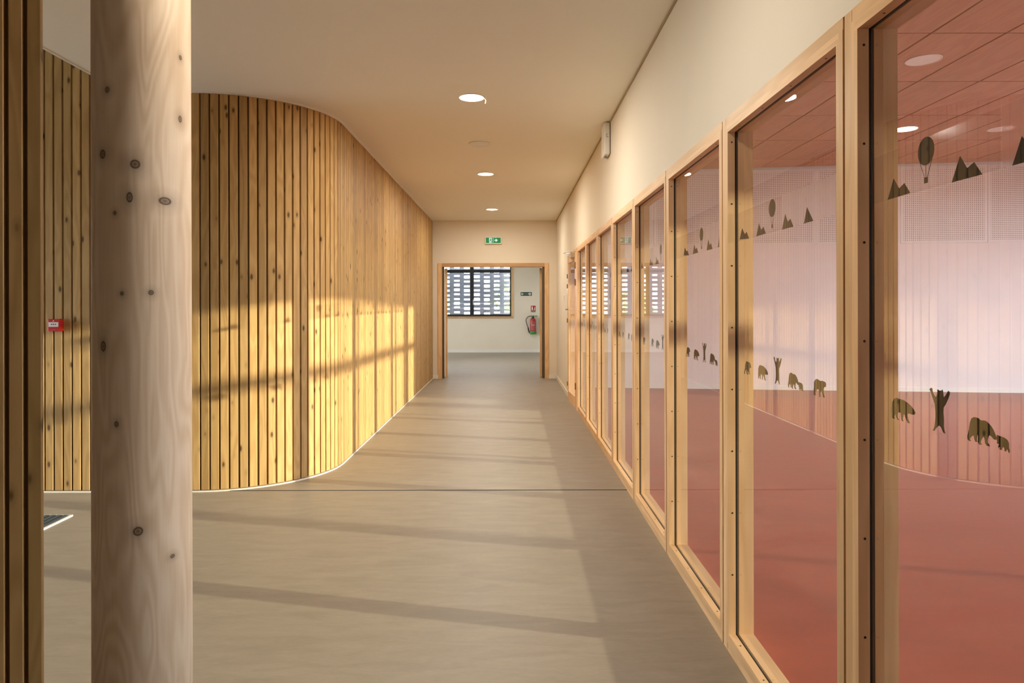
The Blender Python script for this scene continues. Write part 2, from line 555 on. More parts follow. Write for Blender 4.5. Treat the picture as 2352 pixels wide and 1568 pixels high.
# ------------------------------------------------------------------ ceilings
cl = box((-2.80, -3.5, HC), (1.05, ZE + 0.2, HC + 0.12)).build('ceiling', M['ceiling'])
S(cl, 'smooth white corridor ceiling with faint cross joints')
S(box((-2.815, -3.5, HC - 0.004), (-2.795, 4.93, 4.05)).build('ceiling_edge', M['white']), 'white edge where the corridor ceiling stops at the taller entrance hall')
S(box((-7.2, -3.5, 4.0), (-2.80, 5.1, 4.12)).build('ceiling_hall', M['plaster']), 'white ceiling of the taller entrance hall')
strip(-0.010, 0.02, HC - 0.012, HC, 'trim_2', M['white'], 'slim white bead where the slatted wall meets the ceiling', -2.80)
S(box((-7.2, ZE + 0.2, HC), (1.05, ZB + 0.15, HC + 0.12)).build('ceiling_beyond', M['plaster']), 'white ceiling of the room beyond the double door')

# ------------------------------------------------------------------ closing walls outside the view
S(box((-7.2, -3.7, 0), (1.1, -3.5, 4.1)).build('wall_back', M['plaster']), 'white wall behind the camera')
S(box((-7.3, -3.5, 0), (-7.2, 5.1, 0.25)).build('wall_hall', M['plaster']), 'low wall under the entrance hall glazing')
S(box((-7.3, -3.5, 2.4), (-7.2, 5.1, 4.1)).build('wall_hall_upper', M['plaster']), 'wall above the entrance hall glazing')
S(box((-7.3, -3.5, 0.25), (-7.2, 2.3, 2.4)).build('wall_hall_pier', M['plaster']), 'solid wall beside the entrance hall glazing')
S(box((-7.2, 4.98, 0), (-5.38, 5.1, 4.1)).build('wall_hall_end', M['backing']), 'end of the entrance hall')
hg = box((-7.26, 2.3, 0.25), (-7.25, 5.0, 2.4)).build('window_20', M['glass_out']); S(hg, 'unseen entrance hall glazing, sized to add fill light from the left')  # unseen opening, enlarged to put fill light on the column's left side

# ------------------------------------------------------------------ end wall and double door opening
DX0, DX1, DH = -1.334, 0.695, 2.117
we = MB()
we.box((XL - 0.15, ZE, 0), (DX0 + 0.03, ZE + 0.18, HC)).box((DX1 - 0.03, ZE, 0), (XR, ZE + 0.18, HC)).box((DX0 + 0.03, ZE, DH - 0.03), (DX1 - 0.03, ZE + 0.18, HC))
S(we.build('wall_end', M['plaster_warm']), 'cream end wall of the corridor around the double door')
S(box((-1.452, ZE - 0.012, 0), (DX0, ZE, 0.065)).build('baseboard_end', M['white']), 'short white baseboard left of the double door')
S(box((DX1, ZE - 0.012, 0), (XW - 0.013, ZE, 0.065)).build('baseboard_end_right', M['white']), 'short white baseboard right of the double door')
S(box((XW - 0.012, 9.80, 0), (XW, ZE, 0.065)).build('baseboard_right', M['plaster_warm']), 'cream baseboard between the glazed door and the end wall')

dd = empty('door_1', (0, ZE, 0)); S(dd, 'open double doorway with a plain timber frame at the corridor end')
FW = 0.072
def bx(a, b, name, mat, parent, **kw):
    """box in world coordinates under a parent placed at its own location"""
    p = parent.location
    return MB().box((a[0] - p.x, a[1] - p.y, a[2] - p.z), (b[0] - p.x, b[1] - p.y, b[2] - p.z)).build(name, mat, parent, **kw)
bx((DX0, ZE - 0.015, 0), (DX0 + FW, ZE + 0.19, DH), 'door_jamb', M['frame_z'], dd)
bx((DX1 - FW, ZE - 0.015, 0), (DX1, ZE + 0.19, DH), 'door_jamb', M['frame_z'], dd)
bx((DX0 + FW, ZE - 0.015, DH - 0.066), (DX1 - FW, ZE + 0.19, DH), 'door_head', M['frame_x'], dd)
for s, hx in ((1, DX0 + FW + 0.006), (-1, DX1 - FW - 0.006)):
    # rebate seal and the leaf swung back past a right angle
    bx((hx - 0.006, ZE + 0.02, 0.0), (hx + 0.034, ZE + 0.06, 2.046) if s > 0 else (hx + 0.006, ZE + 0.06, 2.046), 'seal', M['seal'], dd) if s > 0 else \
        bx((hx - 0.034, ZE + 0.02, 0.0), (hx + 0.006, ZE + 0.06, 2.046), 'seal', M['seal'], dd)
    lf = MB().box((0, 0, 0.008), (0.042, 0.90, 2.035)).build('door_leaf', M['frame_z'], dd)
    x0 = hx + 0.034 if s > 0 else hx - 0.034 - 0.042
    lf.location = (x0, 0.205, 0)
    lf.rotation_euler = (0, 0, math.radians(8) * s)
    MB().box((0.012 if s > 0 else 0.014, -0.003, 1.84), (0.028 if s > 0 else 0.030, 0.0, 2.0)).build('edge_bolt', M['brass'], lf)
    MB().cyl((0.021, 0.80, 1.05), 0.011, 0.06, 'X', 12).build('door_handle', M['metal'], lf)

# ------------------------------------------------------------------ room beyond
back = MB()
WX0, WX1, WH0, WH1 = -2.75, 0.07, 0.97, 2.56
back.box((-7.2, ZB, 0), (WX0, ZB + 0.15, HC)).box((WX1, ZB, 0), (1.05, ZB + 0.15, HC)).box((WX0, ZB, 0), (WX1, ZB + 0.15, WH0)).box((WX0, ZB, WH1), (WX1, ZB + 0.15, HC))
S(back.build('wall_beyond', M['plaster_warm']), 'white wall of the room beyond with a wide dark framed window')
S(box((0.83, ZE + 0.18, 0), (1.05, ZB, HC)).build('wall_beyond_right', M['plaster']), 'white side wall right of the extinguisher')
S(box((-7.2, ZB - 0.013, 0), (0.83, ZB, 0.075)).build('baseboard_beyond', M['white']), 'white baseboard of the room beyond')
S(box((0.818, ZE + 0.5, 0), (0.83, ZB - 0.013, 0.075)).build('baseboard_beyond_right', M['white']), 'white baseboard on the side wall of the room beyond')
S(box((-7.3, ZE, 0), (-7.2, ZB + 0.15, 1.2)).build('wall_beyond_left', M['plaster']), 'wall under the added side window of the room beyond')
S(box((-7.2, ZE + 0.06, 0), (XL - 0.14, ZE + 0.18, HC)).build('wall_beyond_near', M['plaster']), 'near wall of the room beyond')
S(box((-7.3, ZE, 2.2), (-7.2, ZB + 0.15, HC)).build('wall_beyond_left_upper', M['plaster']), 'wall above the added side window of the room beyond')
S(box((-7.26, ZE + 0.2, 1.2), (-7.25, ZB, 2.2)).build('window_21', M['glass_out']), 'unseen side window added to light the room beyond')  # added opening, out of view, brings daylight into this room

wn1 = empty('window_9', (0, ZB, 0)); S(wn1, 'black framed window with timber surround in the room beyond, brick screen outside')
bx((WX0, ZB - 0.02, WH0), (WX1, ZB + 0.09, WH0 + 0.055), 'window_sill', M['frame_x'], wn1)
bx((WX1 - 0.055, ZB - 0.02, WH0 + 0.055), (WX1, ZB + 0.09, WH1 - 0.055), 'surround', M['frame_z'], wn1)
bx((WX0, ZB - 0.02, WH0 + 0.055), (WX0 + 0.055, ZB + 0.09, WH1 - 0.055), 'surround', M['frame_z'], wn1)
bx((WX0, ZB - 0.02, WH1 - 0.055), (WX1, ZB + 0.09, WH1), 'surround', M['frame_x'], wn1)
ix0, ix1, iz0, iz1 = WX0 + 0.055, WX1 - 0.055, WH0 + 0.055, WH1 - 0.055
bx((ix0, ZB + 0.02, iz0), (ix1, ZB + 0.08, iz0 + 0.06), 'bottom_rail', M['dark_metal'], wn1)
bx((ix0, ZB + 0.02, iz1 - 0.05), (ix1, ZB + 0.08, iz1), 'top_rail', M['dark_metal'], wn1)
bx((ix1 - 0.04, ZB + 0.02, iz0 + 0.06), (ix1, ZB + 0.08, iz1 - 0.05), 'stile', M['dark_metal'], wn1)
bx((ix0, ZB + 0.02, iz0 + 0.06), (ix0 + 0.04, ZB + 0.08, iz1 - 0.05), 'stile', M['dark_metal'], wn1)
for mx in (-1.10, -2.15):
    bx((mx - 0.05, ZB + 0.018, iz0 + 0.06), (mx + 0.05, ZB + 0.082, iz1 - 0.05), 'mullion', M['dark_metal'], wn1)
bx((ix0 + 0.04, ZB + 0.016, 2.265), (ix1 - 0.04, ZB + 0.084, 2.355), 'transom', M['dark_metal'], wn1)
bx((ix0 + 0.04, ZB + 0.046, iz0 + 0.06), (ix1 - 0.04, ZB + 0.052, iz1 - 0.05), 'glass_pane', M['glass_out'], wn1)
bx((-1.075, ZB - 0.03, 1.36), (-1.055, ZB + 0.018, 1.50), 'window_handle', M['metal'], wn1)

# open brickwork screen outside that window
YS = ZB + 0.36
def px2(x, y, z): return ((x - VX) / FPX * z, EYE + (VY - y) / FPX * z)
scr = empty('brick_screen', (0, YS, 0))
T(scr, 'open grey brick screen standing outside the far black window', 'screen')
seq_gap = [0.050, 0.050, 0.076, 0.076, 0.050, 0.050, 0.050, 0.076]
seq_sol = [0.090, 0.066, 0.063, 0.060, 0.090, 0.090, 0.054, 0.061]
colp = 0.2905
bmesh_cache = {}
def brick_mesh(wd, h):
    k = (round(wd, 4), round(h, 4))
    if k not in bmesh_cache:
        bmesh_cache[k] = MB().box((-wd / 2, 0, 0), (wd / 2, 0.10, h)).mesh('brick', M['brick'])
    return bmesh_cache[k]
ope0 = (1118.5 - VX) / FPX * (YS + 0.03)
for kcol in range(-8, 3):
    cx = ope0 + kcol * colp
    st = (kcol * 5) % 8
    zc = 0.55 + ((kcol * 3) % 4) * 0.012
    q = st
    while zc < 2.75:
        zc += seq_gap[q % 8]
        h = seq_sol[q % 8]
        inst('brick', brick_mesh(0.160, h), scr, (cx, 0.012, zc))
        zc += h; q += 1
    zz = 0.0
    while zz < 2.8:
        inst('brick', brick_mesh(0.128, 0.139), scr, (cx + colp / 2, 0, zz - (0.3 if False else 0)))
        zz += 0.140
MB().box((-2.9, 0.0, -0.3), (0.75, 0.115, 0.0)).build('plinth', M['brick'], scr)

# trees outside
def tree(x, y, h, r, label, seed):
    rnd = random.Random(seed)
    t = empty('tree', (x, y, -0.3)); T(t, label, 'tree', None)
    MB().cyl((0, 0, 0), 0.13, h * 0.7, 'Z', 10, 0.06).build('trunk', M['bark'], t)
    m = MB()
    for k in range(520):
        u = rnd.random() ** 0.4
        a, b = rnd.random() * 2 * PI, math.acos(rnd.uniform(-1, 1))
        p = Vector((math.sin(b) * math.cos(a) * r * u, math.sin(b) * math.sin(a) * r * u, h * 0.6 + math.cos(b) * h * 0.5 * u))
        d1 = Vector((rnd.uniform(-1, 1), rnd.uniform(-1, 1), rnd.uniform(-1, 1))).normalized() * 0.14
        d2 = d1.orthogonal().normalized() * 0.09
        i = len(m.v)
        m.v += [tuple(p - d1), tuple(p + d2), tuple(p + d1), tuple(p - d2)]
        m.f.append((i, i + 1, i + 2, i + 3))
    m.build('foliage', M['leaf'], t, kind='stuff')
tree(0.2, 30.0, 3.0, 1.2, 'leafy tree glimpsed through the right part of the brick screen', 1)
tree(-3.6, 30.0, 2.2, 1.1, 'low leafy tree glimpsed through the left part of the brick screen', 2)

# ------------------------------------------------------------------ right wall: plaster above and beyond the glazing
HT = 2.0785       # top of the glazed frames
NB = 8
def zf(i): return 1.660 + 0.992 * i            # far inner edge of bay i
def zn(i): return 1.769 + 0.992 * (i - 1)      # near inner edge of bay i
YD0 = zf(NB - 1) + 0.066 + 0.036               # door jamb start
wr = MB()
XP = XW + 0.002
wr.box((XP, -3.5, HT), (XR + 0.02, ZE, HC))
wr.box((XP, 9.68, 0), (XR + 0.02, ZE, HT))
wr.box((XP, -3.5, 0), (XR + 0.02, zn(0) - 0.036 - 0.038, HT))
wall_right = wr.build('wall_right', M['plaster_warm'])
S(wall_right, 'cream plaster wall above the row of glazed timber frames')
S(box((XW - 0.006, 0.2, HC - 0.014), (XW + 0.004, ZE, HC - 0.002)).build('trim_3', M['joint']), 'thin bead coloured dark as a shadow line between the right wall and the ceiling')

post_me = MB().box((0.001, 0.0012, 0), (0.007, 0.0358, HT - 0.001)).box((0.007, -0.0003, 0), (XR - XW, 0.0373, HT - 0.001)).mesh('post', M['frame_z'])
for i in range(-1, NB):
    inst('post', post_me, wall_right, (XW, zf(i) + 0.0285, 0))

# ---- decals: silhouettes traced flat, stuck on the panes
def unp(ox, oy, s, pts, zc, hc):
    r = []
    for (a, b) in pts:
        x = ox + a / s; y = oy + b / s
        u = x - VX
        r.append((FPX * 0.885 / u - zc, EYE + (VY - y) * 0.885 / u - hc))
    return r
A = (2020, 850, 6.271); B = (1680, 780, 8.711); E = (1680, 430, 9.046)
walk_down = [(195,690),(193,560),(200,480),(225,425),(260,408),(310,425),(370,445),(420,480),(470,525),(510,575),(535,625),(525,652),(490,652),(455,640),(425,635),(418,660),(430,720),(455,775),(425,770),(400,720),(375,650),(365,640),(358,680),(350,715),(362,748),(340,745),(330,710),(325,650),(318,620),(285,618),(275,660),(282,705),(302,728),(280,728),(262,700),(245,650),(235,640),(228,670),(228,695),(238,712),(215,708)]
stand = [(740,285),(765,262),(778,275),(785,320),(800,360),(830,405),(848,365),(855,320),(852,290),(865,292),(875,305),(915,305),(928,290),(935,320),(938,365),(945,408),(975,370),(998,330),(1010,310),(1035,330),(1030,365),(1010,420),(975,500),(942,550),(938,620),(945,720),(945,830),(955,890),(968,925),(935,910),(920,870),(905,835),(880,808),(850,830),(820,865),(812,885),(785,880),(800,850),(815,800),(825,700),(825,600),(815,500),(795,440),(770,370),(755,320)]
mother = [(1290,1010),(1285,960),(1310,860),(1325,760),(1345,705),(1385,688),(1440,700),(1480,735),(1540,738),(1580,765),(1630,820),(1660,870),(1690,940),(1700,980),(1695,1018),(1670,1010),(1630,965),(1600,950),(1580,1000),(1575,1050),(1610,1108),(1565,1100),(1540,1060),(1535,1010),(1520,965),(1490,1010),(1475,1050),(1490,1085),(1460,1085),(1440,1050),(1440,950),(1430,940),(1420,990),(1420,1030),(1440,1045),(1400,1045),(1385,1000),(1375,950),(1340,970),(1320,1000),(1335,1035),(1310,1030)]
cub = [(1710,945),(1760,965),(1820,985),(1865,1020),(1885,1070),(1885,1130),(1897,1180),(1885,1208),(1870,1175),(1855,1145),(1850,1160),(1845,1185),(1815,1175),(1825,1160),(1815,1130),(1800,1120),(1785,1140),(1785,1165),(1760,1160),(1750,1145),(1760,1130),(1740,1120),(1735,1135),(1730,1105),(1745,1080),(1715,1070),(1715,1030),(1703,1005),(1705,985)]
walk_up = [(270,690),(272,640),(285,590),(290,510),(305,445),(320,440),(350,455),(360,450),(375,470),(390,480),(400,520),(410,570),(380,572),(372,600),(375,640),(383,700),(370,700),(360,660),(352,640),(345,660),(357,705),(345,700),(335,650),(332,600),(325,620),(325,660),(338,705),(325,703),(312,650),(308,605),(300,605),(288,630),(282,660),(285,695)]
walk_big = [(1665,1110),(1665,1020),(1672,960),(1670,870),(1685,825),(1725,793),(1770,820),(1800,840),(1830,832),(1870,848),(1905,868),(1912,920),(1905,955),(1870,965),(1860,1010),(1860,1080),(1885,1170),(1855,1165),(1835,1080),(1825,1030),(1815,1040),(1795,1080),(1795,1130),(1805,1155),(1775,1150),(1772,1080),(1770,1015),(1730,1000),(1715,1040),(1700,1090),(1715,1125),(1685,1120)]
mount_a = [(190,1095),(243,860),(297,985),(335,935),(388,1075)]
mount_b = [(540,1030),(592,755),(640,895),(685,830),(735,970)]
mount_c = [(1075,890),(1140,565),(1195,730),(1248,665),(1310,830)]
mount_d = [(1530,765),(1597,425),(1725,710)]
PER = 0.853
def sil(origin, pts, name):
    q = unp(*origin, pts, 0, 0)
    zs = [p[0] for p in q]; hs = [p[1] for p in q]
    zc = (min(zs) + max(zs)) / 2; hc = min(hs)
    q = [(p[0] - zc, p[1] - hc) for p in q]
    m = MB(); n = len(q)
    m.v = [(0, p[0], p[1]) for p in q] + [(0.0006, p[0], p[1]) for p in q]
    m.f = [tuple(range(n)), tuple(n + k for k in reversed(range(n)))]
    for k in range(n):
        m.f.append((k, (k + 1) % n, n + (k + 1) % n, n + k))
    return (name, m.mesh(name, M['decal']), zc, hc, max(zs) - zc)
decals = [sil(A, walk_down, 'bear_decal'), sil(A, stand, 'bear_decal'), sil(A, mother, 'bear_decal'), sil(A, cub, 'bear_cub_decal'),
          sil(B, walk_up, 'bear_decal'), sil(B, walk_big, 'bear_decal'),
          sil(E, mount_a, 'mountain_decal'), sil(E, mount_b, 'mountain_decal'), sil(E, mount_c, 'mountain_decal'), sil(E, mount_d, 'mountain_decal')]
# balloon: envelope, cords and basket
bal = MB()
nn = 28
ring = [(math.cos(2 * PI * k / nn) * 0.0285, 0.0555 + math.sin(2 * PI * k / nn) * 0.030) for k in range(nn)]
def flat(m, pts):
    n = len(pts); i = len(m.v)
    m.v += [(0, p[0], p[1]) for p in pts] + [(0.0006, p[0], p[1]) for p in pts]
    m.f += [tuple(i + k for k in range(n)), tuple(i + n + k for k in reversed(range(n)))]
    for k in range(n):
        m.f.append((i + k, i + (k + 1) % n, i + n + (k + 1) % n, i + n + k))
flat(bal, ring)
flat(bal, [(-0.0065, -0.0125), (0.0065, -0.0125), (0.0065, 0.0), (-0.0065, 0.0)])
for (a, b) in ((-0.021, -0.005), (0.0, 0.0), (0.021, 0.005)):
    flat(bal, [(b - 0.0005, 0.0), (b + 0.0005, 0.0), (a + 0.0005, 0.035), (a - 0.0005, 0.035)])
decals.append(('balloon_decal', bal.mesh('balloon_decal', M['decal']), 2.302, 1.619, 0.03))

BAYS = ['nearest the camera, cut off by the right edge of the photo', 'second from the camera', 'third from the camera', 'fourth from the camera',
        'fifth from the camera', 'sixth from the camera', 'seventh from the camera', 'eighth and last, beside the glazed door']
def sheet(y0, y1, x):
    m = MB()
    m.v = [(x, y0, 1.593), (x, y1, 1.593), (x, y1, 1.704), (x, y0, 1.704)]
    m.f = [(0, 1, 2, 3)]
    return m
HB, HH = 0.069, 2.019       # clear opening, bottom and top
for i in range(NB):
    a, b = zn(i), zf(i)
    y0, y1 = a - 0.036, b + 0.028
    wdw = empty('window_%d' % (i + 1), (XW, (a + b) / 2, 0))
    S(wdw, 'floor-length glazed timber frame with animal decals, ' + BAYS[i])
    g = lambda lo, hi, name, mat, **kw: bx(lo, hi, name, mat, wdw, **kw)
    X1 = 0.872; X2 = 0.885
    # uprights: outer stile, then bead in front of the glass and rebate behind it
    for (s0, s1, e0, e1) in ((y0, a - 0.014, a - 0.014, a), (b + 0.014, y1, b, b + 0.014)):
        g((XW, s0, 0), (XR, s1, 2.047), 'stile', M['frame_z'])
        g((XW, e0, HB), (X1, e1, HH), 'glazing_bead', M['frame_z'])
        g((X2, e0, HB), (XR, e1, HH), 'rebate', M['frame_z'])
        g((X1, e0 + (0.002 if e0 == b else -0.0), HB), (X2, e1 - (0.002 if e1 == a else -0.0), HH), 'gasket', M['gasket'])
    # head
    g((XW + 0.001, y0, 2.047), (XR, y1, HT), 'top_rail', M['frame_y'])
    g((XW, a - 0.014, HH + 0.014), (XR, b + 0.014, 2.047), 'head', M['frame_y'])
    g((XW, a - 0.014, HH), (X1, b + 0.014, HH + 0.014), 'glazing_bead', M['frame_y'])
    g((X2, a - 0.014, HH), (XR, b + 0.014, HH + 0.014), 'rebate', M['frame_y'])
    g((X1, a - 0.014, HH + 0.002), (X2, b + 0.014, HH + 0.014), 'gasket', M['gasket'])
    # bottom
    g((XW + 0.001, a - 0.014, 0), (XR, b + 0.014, 0.030), 'bottom_rail', M['frame_y'])
    g((XW, a - 0.014, 0.0305), (XR, b + 0.014, HB - 0.014), 'sill', M['frame_y'])
    g((XW, a - 0.014, HB - 0.014), (X1, b + 0.014, HB), 'glazing_bead', M['frame_y'])
    g((X2, a - 0.014, HB - 0.014), (XR, b + 0.014, HB), 'rebate', M['frame_y'])
    g((X1, a - 0.014, HB - 0.014), (X2, b + 0.014, HB - 0.002), 'gasket', M['gasket'])
    # screws along the beads
    sm = MB()
    xs_ = (XW + X1) / 2 + 0.002
    k = 0.30
    while k < HH:
        sm.cyl((xs_ - XW, b - (a + b) / 2 - 0.0006, k), 0.0032, 0.004, 'Y', 8)
        sm.cyl((xs_ - XW, a - (a + b) / 2 - 0.0034, k), 0.0032, 0.004, 'Y', 8)
        k += 0.24
    for q in range(4):
        yy = a + 0.09 + q * (b - a - 0.18) / 3 - (a + b) / 2
        sm.cyl((xs_ - XW, yy, HB - 0.003), 0.0032, 0.0036, 'Z', 8)
        sm.cyl((xs_ - XW, yy, HH - 0.0006), 0.0032, 0.0036, 'Z', 8)
    sm.build('screws', M['screw'], wdw, kind='stuff')
    pane = g((0.8755, a + 0.0003, HB + 0.0003), (0.8815, b - 0.0003, HH - 0.0003), 'glass_pane', M['glass'])
    # decals on the back of the pane
    rel = lambda y: y - (a + b) / 2
    XD = 0.8817 - XW
    for (nm, me, zc, hc, hw) in decals:
        for k in range(-3, 10):
            z = zc + PER * k
            if z - hw > a + 0.006 and z + hw < b - 0.006:
                inst(nm, me, pane, (XD, rel(z), hc))
    seam = b - 0.435
    sheet(rel(a + 0.002), rel(seam), XD + 0.0008).build('frosted_film', M['film'], pane)
    sheet(rel(seam + 0.002), rel(b - 0.004), XD + 0.0008).build('frosted_film', M['film_light'], pane)

# ------------------------------------------------------------------ glazed door at the end of the row
d2 = empty('door_2', (XW, 8.862, 0)); S(d2, 'glazed timber door standing ajar at the far end of the window row')
g = lambda lo, hi, name, mat, par=d2, **kw: bx(lo, hi, name, mat, par, **kw)
g((XW, YD0, 0), (XR, 8.855, HT), 'door_jamb', M['frame_z'])
g((XW + 0.002, 9.64, 0), (XR, 9.68, HT), 'door_jamb', M['frame_z'])
g((XW, 8.855, 2.045), (XR, 9.64, HT), 'door_head', M['frame_y'])
leaf = empty('door_leaf', (0, 0, 0)); leaf.parent = d2
leaf.rotation_euler = (0, 0, math.radians(3.4)); leaf.location = (0.003, 0, 0)
LW = 0.765; LT = 0.04
def lb(lo, hi, name, mat, **kw): return MB().box(lo, hi).build(name, mat, leaf, **kw)
lb((0, 0.003, 0.008), (LT, 0.10, 2.037), 'door_stile', M['frame_z'])
lb((0, LW - 0.10, 0.008), (LT, LW, 2.037), 'door_stile', M['frame_z'])
lb((0, 0.10, 0.008), (LT, LW - 0.10, 0.145), 'bottom_rail', M['frame_y'])
lb((0, 0.10, 1.93), (LT, LW - 0.10, 2.037), 'top_rail', M['frame_y'])
lb((0.016, 0.10, 0.145), (0.024, LW - 0.10, 1.93), 'glass_pane', M['glass'])
for hz in (0.25, 1.60, 1.82):
    MB().cyl((-0.010, 0.004, hz), 0.009, 0.085, 'Z', 12).build('hinge', M['brass'], leaf)
for hz in (0.21, 1.10, 1.58, 1.72):
    lb((-0.012, LW - 0.012, hz), (0.0, LW + 0.002, hz + 0.06), 'lock_plate', M['brass'])
hd = MB().cyl((-0.05, LW - 0.06, 1.285), 0.009, 0.05, 'X', 12)
hd.box((-0.062, LW - 0.18, 1.277), (-0.046, LW - 0.05, 1.293))
hd.build('door_handle', M['metal'], leaf)
cls = lb((-0.045, 0.10, 1.975), (0.0, 0.33, 2.035), 'door_closer', M['metal'])
MB().tube([(-0.03, 0.26, 2.04), (-0.12, 0.30, 2.045), (-0.035, 0.10, 2.05)], 0.008, 6).build('closer_arm', M['metal'], cls)

# small fittings on the plaster beside that door
pn = box((XW - 0.022, 9.86, 1.50), (XW + 0.001, 9.97, 1.84)).build('control_panel', M['plastic'], bevel=0.004)
T(pn, 'slim pale control panel on the cream wall left of the glazed door', 'control panel')
sw = empty('light_switch', (XW, 10.75, 1.46))
T(sw, 'small white light switch on the cream wall near the corridor end', 'switch')
MB().box((-0.010, -0.04, -0.04), (0.001, 0.04, 0.04)).build('plate', M['plastic'], sw)
MB().box((-0.014, -0.028, -0.028), (-0.010, 0.028, 0.028)).build('rocker', M['white'], sw)

# ------------------------------------------------------------------ playroom shell
far = MB()
xa, xb = 0.96, 10.3
far.prism([(xa, playroom_far(xa)), (xb, playroom_far(xb)), (xb, playroom_far(xb) + 0.15), (xa, playroom_far(xa) + 0.15)], 0, 2.288)
far.prism([(xa, playroom_far(xa) + 0.022), (xb, playroom_far(xb) + 0.022), (xb, playroom_far(xb) + 0.15), (xa, playroom_far(xa) + 0.15)], 2.288, 3.6)
wf = far.build('wall_playroom', M['plaster_room']); S(wf, 'white far wall of the playroom with perforated boards above')
PP = 0.0284
M['perf'] = perforated_mat(PP, 0.0062, 20.5 * PP, 2.33 - 2.29, 3.44 - 2.29)
panel_me = MB().box((-0.623, 0, 0), (0.623, 0.02, 1.19)).mesh('perforated_panel', M['perf'])
ang = math.atan(-0.125)
cxw = (6.08 + 7.234) / 2
for k in range(-5, 3):
    x = cxw + k * 1.250 * math.cos(ang)
    if x - 0.62 < 0.97 or x + 0.62 > 9.1: continue
    inst('perforated_panel', panel_me, wf, (x, playroom_far(x), 2.29), ang)
bs = MB().prism([(xa, playroom_far(xa) - 0.012), (xb, playroom_far(xb) - 0.012), (xb, playroom_far(xb)), (xa, playroom_far(xa))], 0, 0.07)
S(bs.build('baseboard_playroom', M['white']), 'white baseboard along the playroom wall')
S(box((XR, -2.75, 0), (10.6, -2.6, 3.6)).build('wall_playroom_near', M['plaster_room']), 'near wall of the playroom')
S(box((XR - 0.0, 8.72, HT), (XR + 0.018, 11.3, 3.6)).build('wall_playroom_side', M['plaster_room']), 'playroom side of the partition above the door')
S(box((XR + 0.0205, -2.6, HT), (XR + 0.03, 11.3, 3.6)).build('wall_playroom_upper', M['plaster_room']), 'playroom side of the partition above the glazing')
# outer window wall of the playroom
wo = MB()
OY0, OY1 = -0.15, 8.7
wo.box((0, -2.6, 0), (0.2, OY0, 3.6)).box((0, OY1, 0), (0.2, 10.6, 3.6)).box((0, OY0, 2.93), (0.2, OY1, 3.6)).box((0, OY0, 0), (0.2, OY1, 0.08))
OROT = (0, 0, -math.atan(0.125)); OLOC = (8.62, 0, 0)
wo_ = S(wo.build('wall_outer', M['plaster_room']), 'outer wall of the playroom with a long strip of windows')
wo_.location = OLOC; wo_.rotation_euler = OROT
ow = empty('window_10', (9.0, 0, 0)); S(ow, 'long outer window strip of the playroom')
bx((9.02, OY0, 2.305), (9.09, OY1, 2.405), 'transom', M['frame_y'], ow)
for yy in (1.9, 3.95, 6.0, 8.05):
    bx((9.02, yy - 0.03, 0.08), (9.09, yy + 0.03, 2.93), 'mullion', M['frame_z'], ow)
bx((9.05, OY0, 0.08), (9.058, OY1, 2.93), 'glass_pane', M['glass_out'], ow)
ow.location = OLOC; ow.rotation_euler = OROT
portal('daylight_portal_playroom', (8.62 + 0.23 + 0.125 * 4.28, 4.28, 1.5), (0, PI / 2, OROT[2]), 2.85, OY1 - OY0)
portal('daylight_portal_beyond', (-7.35, 16, 1.7), (0, -PI / 2, 0), 1.0, 6.6)
portal('daylight_portal_window', ((WX0 + WX1) / 2, ZB + 0.2, 1.77), (-PI / 2, 0, 0), WX1 - WX0, 1.6)
portal('daylight_portal_hall', (-7.35, 3.65, 1.32), (0, -PI / 2, 0), 2.15, 2.7)

# playroom ceiling tiles
ct = box((XR, -2.6, HR + 0.045), (10.6, 11.5, HR + 0.12)).build('ceiling_playroom', M['tile_back'])
S(ct, 'playroom ceiling of walnut coloured panels with dark joints')
TW, TL = 0.5975, 1.181
x0t = 3.357 - 4 * TW; y0t = 5.443 - 7 * TL
tile_me = MB().box((0.010, 0.010, 0), (TW - 0.010, TL - 0.010, 0.02)).mesh('ceiling_tile', M['tile'])
for ix in range(0, 14):
    for iy in range(0, 14):
        tx, ty = x0t + ix * TW, y0t + iy * TL
        if tx + TW > 9.0 or ty < -2.6: continue
        lim = playroom_far(tx + TW) - 0.05
        if ty > lim - 0.15: continue
        if ty + TL < lim:
            inst('ceiling_tile', tile_me, ct, (tx, ty, HR))
        else:
            d0 = playroom_far(tx) - 0.05 - ty; d1 = playroom_far(tx + TW) - 0.05 - ty
            m = MB().prism([(0.007, 0.007), (TW - 0.007, 0.007), (TW - 0.007, min(d1, TL - 0.007)), (0.007, min(d0, TL - 0.007))], 0, 0.02)
            inst('ceiling_tile', m.mesh('ceiling_tile', M['tile']), ct, (tx, ty, HR))

# ------------------------------------------------------------------ ceiling lamps
def downlight(x, y, z, r, lit, label, power, group, col=(1.0, 0.91, 0.76)):
    o = empty('recessed_ceiling_light', (x, y, z)); T(o, label, 'ceiling light', group)
    n = 32
    MB().lathe((0, 0, 0), [(r * 1.08, 0.0), (r * 1.08, -0.004), (r, -0.006), (r * 0.99, -0.001)], n).build('trim_ring', M['white'], o, smooth=True)
    MB().cyl((0, 0, -0.0035), r * 0.985, 0.003, 'Z', n).build('diffuser', M['lamp'] if lit else M['lamp_off'], o)
    if power > 0:
        l = D.lights.new('lamp_light', 'AREA'); l.shape = 'DISK'; l.size = r * 1.9; l.energy = power; l.color = col
        lo = D.objects.new('lamp_light', l); lo.parent = o; lo.location = (0, 0, -0.012)
        C.objects.link(lo)
    return o
PW = 15.0
downlight(-0.289, 5.10, HC, 0.0925, True, 'round lit ceiling light nearest the camera, wire clip beside it', PW, 'round corridor ceiling lights')
downlight(-0.293, 8.08, HC, 0.0925, True, 'round lit ceiling light, the middle one of the corridor row', PW, 'round corridor ceiling lights')
